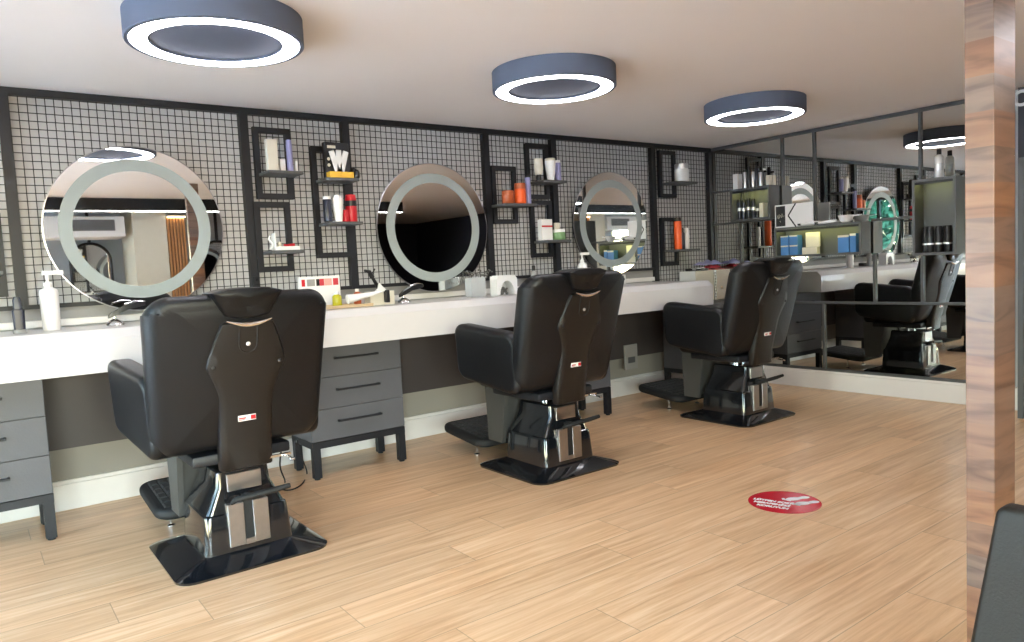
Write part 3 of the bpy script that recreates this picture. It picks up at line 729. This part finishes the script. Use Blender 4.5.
t = thing('glass_vase', 'clear square glass vase of pebbles left of the white stone box', 'vase', (3.425, 5.08, ZT))
mb = MB(); mb.box(-.07, .07, -.05, -.044, 0, .16).box(-.07, .07, .044, .05, 0, .16).box(-.07, -.064, -.043, .043, 0, .16).box(.064, .07, -.043, .043, 0, .16).box(-.063, .063, -.043, .043, 0, .006)
mb.build('vase_wall', 'vase_glass', t, smooth=False)
mb = MB()
for k in range(16):
    r = random.uniform(.009, .014)
    mb.lathe([(r * .5, 0), (r, r * .5), (r * .9, r * 1.1), (r * .4, r * 1.5)], 7, o=(random.uniform(-.045, .045), random.uniform(-.028, .028), .008 + .012 * (k // 6)))
tag(mb.build('pebbles', 'stone', t, smooth=False), None, None, None, 'stuff')
mb = MB()
for k in range(9):
    x = -.055 + .22 * k / 8; z = .17 + random.uniform(0, .05)
    mb.tube([(x * .4, 0, .05), (x * .7, .01, .12), (x, .02 * random.uniform(-1, 1), z)], .0025, 5)
    for j in range(3): mb.lathe([(.003, 0), (.010, .006), (.003, .014)], 6, o=(x + random.uniform(-.02, .02), .015 * j - .015, z - .01 + random.uniform(-.015, .02)))
tag(mb.build('dried_twigs', 'stone', smooth=False, loc=(3.44, 5.12, ZT)), 'grey dried twigs standing in the glass vase', 'twigs')
bottle('pump_bottle', 'white pump bottle just above the middle chair back', 4.58, 5.02, ZT, .045, .33, 'white_plastic', 'white_plastic', 'pump')
bottle('bottle', 'small bottle with black cap left of the middle chair back top', 4.03, 5.05, ZT, .03, .235, 'grey_panel', 'black_plastic', 'bottle')
tag(MB().box(3.86, 4.04, 5.12, 5.20, ZT, ZT + .045, .012).build('hair_clipper', 'black_plastic'), 'black clipper lying between the white stone box and middle chair', 'clipper')
t = thing('card_stand', 'small white card with black flower print on the counter, right of the middle chair', 'card', (5.36, 5.28, ZT))
MB().box(-.045, .045, 0, .008, 0, .095).build('card', 'white_plastic', t, smooth=False)
mb = MB()
for k in range(5): mb.lathe([(.013, 0), (.013, .0012)], 9, Matrix.Translation((.018 * math.cos(k * 1.25), -.0003, .05 + .024 * math.sin(k * 1.25))) @ Matrix.Rotation(PI / 2, 4, 'X'))
mb.build('flower_print', 'navy', t, smooth=False)
t = thing('wall_hook', 'small black square hook on the mesh left of the lower tray shelf', 'hook', (1.70, 5.333, 1.393))
MB().box(-.022, .022, -.004, .01, -.03, .03, .003, 1).build('plate', 'black_steel', t, smooth=False)
MB().tube([(0, -.005, .01), (0, -.022, -.005), (0, -.03, .012)], .004, 6).build('hook_arm', 'black_steel', t)

# white storage box on the corner cabinet with magazines and cloths on it
t = thing('storage_box', 'white storage box with a perforated strip in the far corner', 'storage box', (6.52, 5.12, .924))
MB().box(-.20, .38, .02, .24, 0, .325, .003, 1).build('box_body', 'white_plastic', t, smooth=False)
MB().box(-.20, .09, .003, .019, 0, .325, .002, 1).build('door_leaf', 'grey_panel', t, smooth=False).data.materials[0] = MT['cream']
dl = MB().box(.14, .38, .003, .019, 0, .325, .002, 1).build('door_leaf', 'cream', t, smooth=False)
MB().lathe([(.012, 0), (.016, .006), (.010, .014)], 16, Matrix.Translation((.22, .003, .13)) @ Matrix.Rotation(PI / 2, 4, 'X')).build('knob', 'light_wood', dl)
sp_ = MB().box(.095, .135, .0, .019, 0, .325).build('perforated_strip', 'brushed_steel', t, smooth=False)
mb = MB()
for k in range(9): mb.lathe([(.010, 0), (.010, .002)], 10, Matrix.Translation((.115, .0, .03 + .033 * k)) @ Matrix.Rotation(PI / 2, 4, 'X'))
mb.build('hole', 'black_plastic', sp_, smooth=False)
t = thing('tool_tray', 'black tray with steel combs on the white storage box', 'tray', (6.44, 5.21, 1.2495), .1)
MB().box(-.12, .12, -.07, .07, 0, .008, .003).box(-.12, .12, -.07, -.064, .008, .025).box(-.12, .12, .064, .07, .008, .025).build('tray_body', 'black_plastic', t, smooth=False)
MB().box(-.08, .09, -.05, -.02, .0255, .032, .002, 1).box(-.07, .10, .0, .03, .0255, .032, .002, 1).box(-.06,.08,-.04,.02,.0085,.025).build('comb', 'silver', t, smooth=False)
def cloth(label, x, y, z, w, d, h, m, seed):
    rnd = random.Random(seed); bm = bmesh.new(); N = 14; g = []
    ph = [rnd.uniform(0, 6.28) for _ in range(6)]
    def H(u, v):
        e = max(0, 1 - max(abs(u), abs(v)) ** 4)
        return (h * e * (.55 + .25 * math.sin(5 * u + ph[0] + 2 * v) + .2 * math.sin(7 * v + ph[1] - 3 * u)))
    for i in range(N + 1):
        for j in range(N + 1):
            u, v = -1 + 2 * i / N, -1 + 2 * j / N
            ed = 1 + .10 * math.sin(3 * math.atan2(v, u) + ph[2])
            g.append(bm.verts.new((u * w / 2 * ed, v * d / 2 * ed, H(u, v) + .003)))
    for i in range(N):
        for j in range(N): bm.faces.new((g[i * (N + 1) + j], g[(i + 1) * (N + 1) + j], g[(i + 1) * (N + 1) + j + 1], g[i * (N + 1) + j + 1]))
    ex = bmesh.ops.extrude_face_region(bm, geom=list(bm.faces))
    for v_ in [v_ for v_ in ex['geom'] if isinstance(v_, bmesh.types.BMVert)]: v_.co.z = 0.0
    mb = MB(); mb.bm.free(); mb.bm = bm
    return tag(mb.build('folded_cloth', m, loc=(x, y, z), angle=60), label, 'cloth')
cloth('pink towel spread on the white storage box', 6.73, 5.26, 1.2495, .30, .18, .020, 'pink', 1)
cloth('red cloth crumpled on the pink towel', 6.72, 5.24, 1.2725, .24, .14, .035, 'red_cloth', 2)
cloth('pale blue printed cloth crumpled on top of the red cloth', 6.70, 5.26, 1.309, .36, .16, .055, 'lavender', 4)

# ------------------------------------------------------------------ lit wall boxes on the mirror
def wall_box(label, y0, y1, z0, z1):
    D = .178; xf = XM - .0225 - D; th = .022; w = (y1 - y0) / 2; h = z1 - z0
    t = thing('display_box', label, 'display box', (xf, (y0 + y1) / 2, z0), 0, 'open grey display boxes on the mirrored wall')
    mb = MB().box(0, D, -w, w, 0, th).box(0, D, -w, w, h - th, h).box(0, D, -w, -w + th, th, h - th).box(0, D, w - th, w, th, h - th)
    mb.build('carcass', 'shelf_grey', t, smooth=False)
    MB().box(D - .012, D, -w + th, w - th, th, h - th).build('back_panel', 'shelf_grey', t, smooth=False)
    ls_ = MB().box(.004, .016, -w + th + .001, w - th - .001, h - th - .022, h - th - .0005).build('light_housing', 'black_steel', t, smooth=False)
    MB().box(.017, .032, -w + th + .004, w - th - .004, h - th - .010, h - th - .002).build('light_strip', 'shelf_glow', ls_, smooth=False)
    return t
wall_box('small lit display box with black bottles near the mesh wall corner', 4.485, 4.965, 1.76, 2.105)
wall_box('long low lit display box with blue cartons in the middle of the rack', 3.53, 4.44, 1.35, 1.655)
wall_box('tall lit display box with black bottles beside the wooden pillar', 2.715, 3.07, 1.315, 1.975)
XS = XM - .11
def yof(px, py, x=XS): return at(0, x, px, py).y
# box A contents
G1 = 'black bottles in the small display box'
for k, px in enumerate((739.5, 743.8, 748.6, 753.4)):
    bottle('bottle', 'slim black bottle in the small display box by the corner', XS, yof(px, 208), 1.783, .021, .215 - .01 * (k % 2), 'navy', 'black_plastic', 'can', G1, band=('silver', .42, .58))
bottle('jar', 'short dark jar in the small display box, right of the black bottles', XS, yof(757.5, 210), 1.783, .022, .10, 'black_plastic', 'white_plastic', 'jar')
carton('product_box', 'white carton at the right end inside the small display box', XS, yof(763.5, 208), 1.783, .05, .08, .15, 'cream', PI / 2 * -1)
# on box A
carton('product_box', 'white carton on top of the small display box by the corner', XS, yof(737.5, 180), 2.106, .06, .085, .165, 'white_plastic', -PI / 2)
for k, (px, m_, h_) in enumerate(((745, 'silver', .20), (749, 'black_plastic', .23), (753, 'silver', .19), (757, 'navy', .22), (760.5, 'silver', .17))):
    bottle('bottle', ('silver' if m_ == 'silver' else 'black') + ' bottle, number %d from the left on top of the small display box' % (k + 1) if False else
           ['first silver bottle right of the white carton on the small display box', 'black bottle between the two left silver bottles on the small display box', 'middle silver bottle on the small display box', 'navy bottle near the right end on the small display box', 'shortest silver bottle at the right end on the small display box'][k],
           XS, yof(px, 180), 2.106, .020, h_, m_, 'black_plastic', 'can')
for k, (x_, y_) in enumerate(((6.775, 4.515), (6.842, 4.515))):
    carton('product_box', ['front', 'back'][k] + ' one of two small pale cartons at the right end on the small display box', x_, y_, 2.106, .045, .045, .10, 'cream', -PI / 2)
# box B contents
ZB = 1.373
def blue_box(label, px, z):
    return carton('product_box', label, XS - .02, yof(px, 246, XS - .02), z, .088, .09, .098, 'blue', -PI / 2, bands=(('cream', 0, 1, .86, 1),))
blue_box('blue carton at the bottom left of the long display box', 787, ZB)
blue_box('blue carton second from the left at the bottom of the long display box', 796, ZB)
blue_box('upper blue carton at the far left of the long display box', 787, ZB + .099)
blue_box('upper blue carton second from left in the long display box', 796, ZB + .099)
carton('product_box', 'taller blue carton at the right side of the long display box', XS - .02, yof(845.5, 243, XS - .02), ZB, .11, .08, .165, 'blue', -PI / 2, bands=(('cream', 0, 1, .88, 1),))
carton('product_box', 'narrow blue carton at the right end of the long display box', XS - .02, yof(855, 243, XS - .02), ZB, .06, .08, .175, 'blue', -PI / 2, bands=(('cream', 0, 1, .88, 1),))
carton('leaflet_holder', 'cream leaflet holder in the middle of the long display box', XS - .03, yof(813, 240, XS - .03), ZB + .07, .14, .02, .145, 'cream', -PI / 2 + .1, cat='leaflet holder')
carton('product_box', 'low cream carton under the leaflet holder in the long display box', XS - .03, yof(811, 250, XS - .03), ZB, .16, .06, .068, 'cream', -PI / 2)
# on box B: sign, clippers
ZB2 = 1.656
ya, yb_ = at(0, XS - .05, 775, 220).y, at(0, XS - .05, 813, 220).y
t = thing('letter_sign', 'white rectangular sign with a black square and a large K on the display box', 'sign', (XS - .05, (ya + yb_) / 2, ZB2))
wS = (ya - yb_) / 2; hS = .232
MB().box(0, .012, -wS, wS, 0, hS, .001, 1).build('board', 'white_plastic', t, smooth=False)
def sgn(u0, u1, z0, z1): return (-.0015, -.0003, wS - 2 * wS * u1, wS - 2 * wS * u0, hS * z0, hS * z1)
MB().box(*sgn(.03, .28, .06, .94)).build('black_square', 'black_plastic', t, smooth=False)
def seg2(p, q, wd):
    P = Vector((0, wS - 2 * wS * p[0], hS * p[1])); Q = Vector((0, wS - 2 * wS * q[0], hS * q[1])); d = (Q - P).normalized(); nrm = Vector((0, -d.z, d.y)) * wd
    return [P - nrm, P + nrm, Q + nrm, Q - nrm]
mb = MB()
for p_, q_ in (((.56, 1.0), (.36, .5)), ((.36, .5), (.56, 0.0))):
    qd = seg2(p_, q_, .007); mb.rings([[v + Vector((-.0016, 0, 0)) for v in qd], [v + Vector((-.0003, 0, 0)) for v in qd]])
mb.build('letter_strokes', 'black_plastic', t, smooth=False)
mb = MB()
sc = [(.06, .42), (.08, .55), (.10, .40), (.12, .60), (.13, .42), (.16, .56), (.18, .44), (.20, .62), (.22, .46), (.26, .52)]
mb.tube([(-.0028, wS - 2 * wS * u, hS * z) for u, z in sc], .0022, 5).tube([(-.0028, wS - 2 * wS * .14, hS * .30), (-.0028, wS - 2 * wS * .16, hS * .24)], .002, 5)
mb.build('script_mark', 'cream', t)
for k, (px, ln) in enumerate(((812, .20), (829, .18))):
    y_ = yof(px, 225, XS - .03)
    t = thing('hair_clipper', ['white hair clipper lying beside the K sign', 'white hair clipper lying right of the other clipper on the display box'][k], 'hair clipper', (XS - .06, y_, ZB2), .1 * k)
    MB().tube([(0, ln / 2, .018), (0, 0, .022), (0, -ln / 2, .024)], [.012, .018, .016], 10).build('body', 'white_plastic', t)
    MB().box(-.018, .018, ln / 2 - .002, ln / 2 + .03, .006, .026, .002, 1).build('blade', 'black_plastic', t, smooth=False)
t = thing('bowl', 'white mixing bowl on the right end of the long display box', 'bowl', (XS - .03, yof(846, 218, XS - .03), ZB2))
MB().lathe([(.035, 0), (.055, .02), (.07, .065), (.072, .07), (.066, .068), (.05, .022), (.01, .012)], 24).build('bowl_body', 'white_plastic', t)
MB().rings([[Vector((a, b, z)) for a, b, z in ((-.012, y_, z_), (.012, y_, z_), (.012, y_, z_ + .008), (-.012, y_, z_ + .008))] for y_, z_ in ((-.068, .055), (-.15, .062))]).build('handle', 'white_plastic', t, smooth=False)
# box C
bottle('bottle', 'white bottle with black cap on top of the tall display box', 6.826, 2.885, 1.976, .036, .245, 'white_plastic', 'black_plastic', 'bottle', band=('silver', .25, .5))
for bx, by in ((6.85, 3.01), (6.79, 2.945), (6.79, 2.875), (6.85, 2.86), (6.79, 2.80)):
    bottle('bottle', 'black bottle with silver lettering standing in the tall display box', bx, by, 1.338, .030, .225, 'black_plastic', 'black_plastic', 'can', 'black bottles in the tall display box', band=('silver', .30, .36))

# ------------------------------------------------------------------ floor sticker
cs = Vector((3.602, 2.352, 0.0)); rS = .195
t = thing('floor_sticker', 'round red sticker with white footprints on the oak floor', 'sticker', (cs.x, cs.y, 0.0006))
# text reads left to right across the picture; sticker is turned towards the room
ang = math.radians(-72)
t.rotation_euler = (0, 0, ang)
MB().lathe([(rS, 0), (rS, .0012)], 64).build('disc', 'sticker_red', t, smooth=False)
mb = None
def foot_print(cx, cy, rot):
    M = Matrix.Translation((cx, cy, 0)) @ Matrix.Rotation(rot, 4, 'Z')
    mb = MB()
    def el(a, b, ox, oy, z=.0017, k=20): mb.rings([[M @ Vector((ox + a * math.cos(2 * PI * i / k), oy + b * math.sin(2 * PI * i / k), zz)) for i in range(k)] for zz in (z, z + .0004)])
    el(.045, .027, -.028, 0); el(.032, .021, .040, 0, .0018)
    el(.045, .017, .008, 0, .00165)
    for j in range(5): el(.010 - .001 * j, .007, -.082 + .006 * abs(j - 1), .024 - .012 * j)
    return mb
foot_print(.05, .090, .80).build('footprint', 'white_plastic', t, smooth=False)
foot_print(.115, .035, .80).build('footprint', 'white_plastic', t, smooth=False)
def text(body, size, x, y, rot, m, parent, nm='lettering', z=.0018):
    cu = bpy.data.curves.new(nm, 'FONT'); cu.body = body; cu.size = size; cu.extrude = .0003; cu.offset = .0022; cu.align_x = 'LEFT'
    o = bpy.data.objects.new(nm, cu); C.objects.link(o)
    dg = bpy.context.evaluated_depsgraph_get(); me = bpy.data.meshes.new_from_object(o.evaluated_get(dg))
    bpy.data.objects.remove(o)
    me.materials.clear(); me.materials.append(MT[m])
    o2 = bpy.data.objects.new(nm, me); C.objects.link(o2); o2.parent = parent; o2.location = (x, y, z); o2.rotation_euler = (0, 0, rot)
    return o2
text('LÜTFEN SOSYAL', .035, -.165, -.030, 0, 'white_plastic', t)
text('MESAFENİZİ', .035, -.150, -.076, 0, 'white_plastic', t)
text('KORUYUN', .035, -.120, -.122, 0, 'white_plastic', t)

# ------------------------------------------------------------------ wooden pillar, foreground chair, far dark cabinet
tag(MB().box(2.305, 2.455, .832, .906, 0, ZC - .001, .0015, 1).build('wooden_pillar', 'walnut', smooth=False), 'tall walnut board pillar at the right edge of the picture', 'pillar')
t = thing('waiting_chair', 'dark leather waiting chair corner at the lower right edge', 'chair', (1.62, .325, 0))
def wb(u, v, d): return Vector((.0 + d + .10 * (v + .25), u * (1 - .45 * v), .615 + v))
MB().pad(.60, .50, .05, .02, .012, wb, 0).build('backrest', 'dark_leather', t)
MB().prism([(.305, .36), (.300, .90), (.312, .915), (.318, .36)], 0, -.03, .06).build('wood_edge', 'walnut', t, smooth=False) if False else None
def ws(u, v, d): return Vector((.30 + u, v, .42 + d))
MB().pad(.50, .56, .10, .05, .03, ws, .01).build('seat', 'vinyl', t)
for sx in (.08, .52):
    for sy in (-.24, .24):
        MB().tube([(sx, sy, 0), (sx, sy, .37)], .014, 10).build('leg', 'black_steel', t)
t = thing('display_cabinet', 'tall dark display cabinet right of the wooden pillar', 'cabinet', (6.75, 1.72, 0))
MB().box(-.15, .17, -.50, .50, 2.04, 2.57, .003, 1).build('top_box', 'dark_wall', t, smooth=False)
MB().box(-.15, -.11, .46, .50, .0, 2.04).box(-.15, -.11, -.50, -.46, .0, 2.04).build('frame_post', 'shelf_grey', t, smooth=False)
MB().box(-.10, .17, -.45, .45, .02, 2.03).build('body_panel', 'grey_panel', t, smooth=False)
seg = 40
mb = MB(); ctr = at(0, 6.6, 1022, 98) - Vector((6.75, 1.72, 0))
mb.rings([[Vector((-.152 + dx, ctr.y + r * math.cos(2 * PI * k / seg), ctr.z + r * math.sin(2 * PI * k / seg))) for k in range(seg)] for r, dx in ((.040, 0), (.040, -.01), (.062, -.01), (.062, 0))], False, False)
mb.build('ring_emblem', 'silver', t)
mb = MB(); c2 = at(0, 6.6, 1024, 210) - Vector((6.75, 1.72, 0))
mb.box(-.125, -.102, c2.y - .06, c2.y + .05, c2.z - .06, c2.z + .05, .002, 1).build('white_tag', 'white_plastic', t, smooth=False)
MB().box(-.132, -.1255, c2.y - .045, c2.y + .03, c2.z - .04, c2.z + .03).build('tag_window', 'black_plastic', t, smooth=False)

# ------------------------------------------------------------------ what the mirrors show: rear of the room
tag(MB().box(2.10, 2.56, -2.49, -1.50, 0, ZC - .001).build('white_column', 'cream', smooth=False), 'broad white column opposite the leftmost mirror, seen in the mirror', 'column')
t = thing('slat_screen', 'warm lit wooden slat screen beside the white column, seen in the mirror', 'slat screen', (2.70, -1.5, 0))
mb = MB()
for k in range(6): mb.box(-.125 + .045 * k, -.100 + .045 * k, -.05, 0, .02, 2.40)
mb.build('slats', 'slat_wood', t, smooth=False)
MB().box(-.13, .14, -.08, -.052, 0, 2.42).build('backing_board', 'walnut', t, smooth=False)
MB().box(-.12, .13, .02, .04, 2.395, 2.415).build('lamp_strip', 'warm_glow', t, smooth=False)
t = thing('air_conditioner', 'white ceiling air conditioner with a dark grille, seen in the leftmost mirror', 'air conditioner', (1.55, -1.5, 2.12))
MB().box(-.62, .45, -.72, -.02, 0, .30, .01).build('housing', 'white_plastic', t, smooth=False)
MB().box(-.25, .32, -.019, -.012, .09, .25).build('grille', 'grey_panel', t, smooth=False)
mb = MB()
for k in range(9): mb.box(-.25, .32, -.011, -.006, .10 + .017 * k, .106 + .017 * k)
mb.build('louvre', 'dark_wall', t, smooth=False)
def arch_mirror(label, x, y, m='mirror_glass'):
    t = thing('arched_mirror', label, 'mirror', (x, y, 0), 0, 'arched mirrors along the rear wall')
    arc = [(.27, .05)] + [(.27 * math.cos(PI * k / 16), 1.80 + .27 * math.sin(PI * k / 16)) for k in range(17)] + [(-.27, .05)]
    MB().tube([(a, 0, b) for a, b in arc] + [(.27, 0, .05)], .022, 8).build('frame', 'black_steel', t)
    MB().prism([(a * .97, b) for a, b in arc], 1, -.01, .0).build('glass', m, t, smooth=False)
    MB().box(-.02, .02, -.02, .02, 2.092, ZC - .001).build('hanger_post', 'black_steel', t, smooth=False)
    return t
for k, x in enumerate((-.2, 1.62, 3.50, 4.4, 5.3)):
    arch_mirror(['arched mirror at the far left of the rear wall', 'arched mirror below the air conditioner', 'arched mirror right of the wooden slat screen', 'arched mirror second right of the slat screen', 'arched mirror at the right end of the rear wall'][k], x, -2.30)
# greenery outside the glass front
struct('ground_outside', MB().box(-30, -2.46, -20, 25, -.12, -.06), 'paving')
def tree(label, x, y, h, R, seed):
    rnd = random.Random(seed)
    t = thing('tree', label, 'tree', (x, y, -.06), 0, 'trees outside the glass front')
    mb = MB().tube([(0, 0, 0), (.05, .03, h * .3), (-.03, .08, h * .6)], [.14, .10, .06], 9)
    for k in range(4):
        a = k * 1.7; mb.tube([(0, .05, h * .35), (R * .35 * math.cos(a), R * .35 * math.sin(a), h * .6), (R * .6 * math.cos(a), R * .6 * math.sin(a), h * .8)], [.05, .035, .015], 6)
    mb.build('trunk', 'bark', t)
    bm = bmesh.new()
    for k in range(5200):
        d = Vector((rnd.gauss(0, 1), rnd.gauss(0, 1), rnd.gauss(0, 1))).normalized() * (rnd.random() ** .4)
        c = Vector((d.x * R, d.y * R, h * .58 + d.z * h * .45)); s = rnd.uniform(.09, .18)
        u = Vector((rnd.gauss(0, 1), rnd.gauss(0, 1), rnd.gauss(0, 1))).normalized(); v = u.orthogonal().normalized()
        q = [bm.verts.new(c + u * s), bm.verts.new(c + v * s * .5), bm.verts.new(c - u * s), bm.verts.new(c - v * s * .5)]
        bm.faces.new(q)
    mb = MB(); mb.bm.free(); mb.bm = bm
    mb.build('foliage', 'leaf', t, smooth=False, normals=False)
for k, (x, y, h, R) in enumerate(((-6.4, -.1, 4.6, 1.5), (-8.0, 4.0, 5.4, 2.0), (-5.6, 7.6, 4.4, 1.3), (-10, 11.5, 6, 2.2), (-9.5, -4.8, 5.5, 2.0))):
    tree(['leafy tree outside, opposite the middle of the glass front', 'tallest leafy tree just outside the glass front', 'small leafy tree outside near the main wall end', 'broad leafy tree far outside to the north', 'broad leafy tree far outside to the south'][k], x, y, h, R, 20 + k)
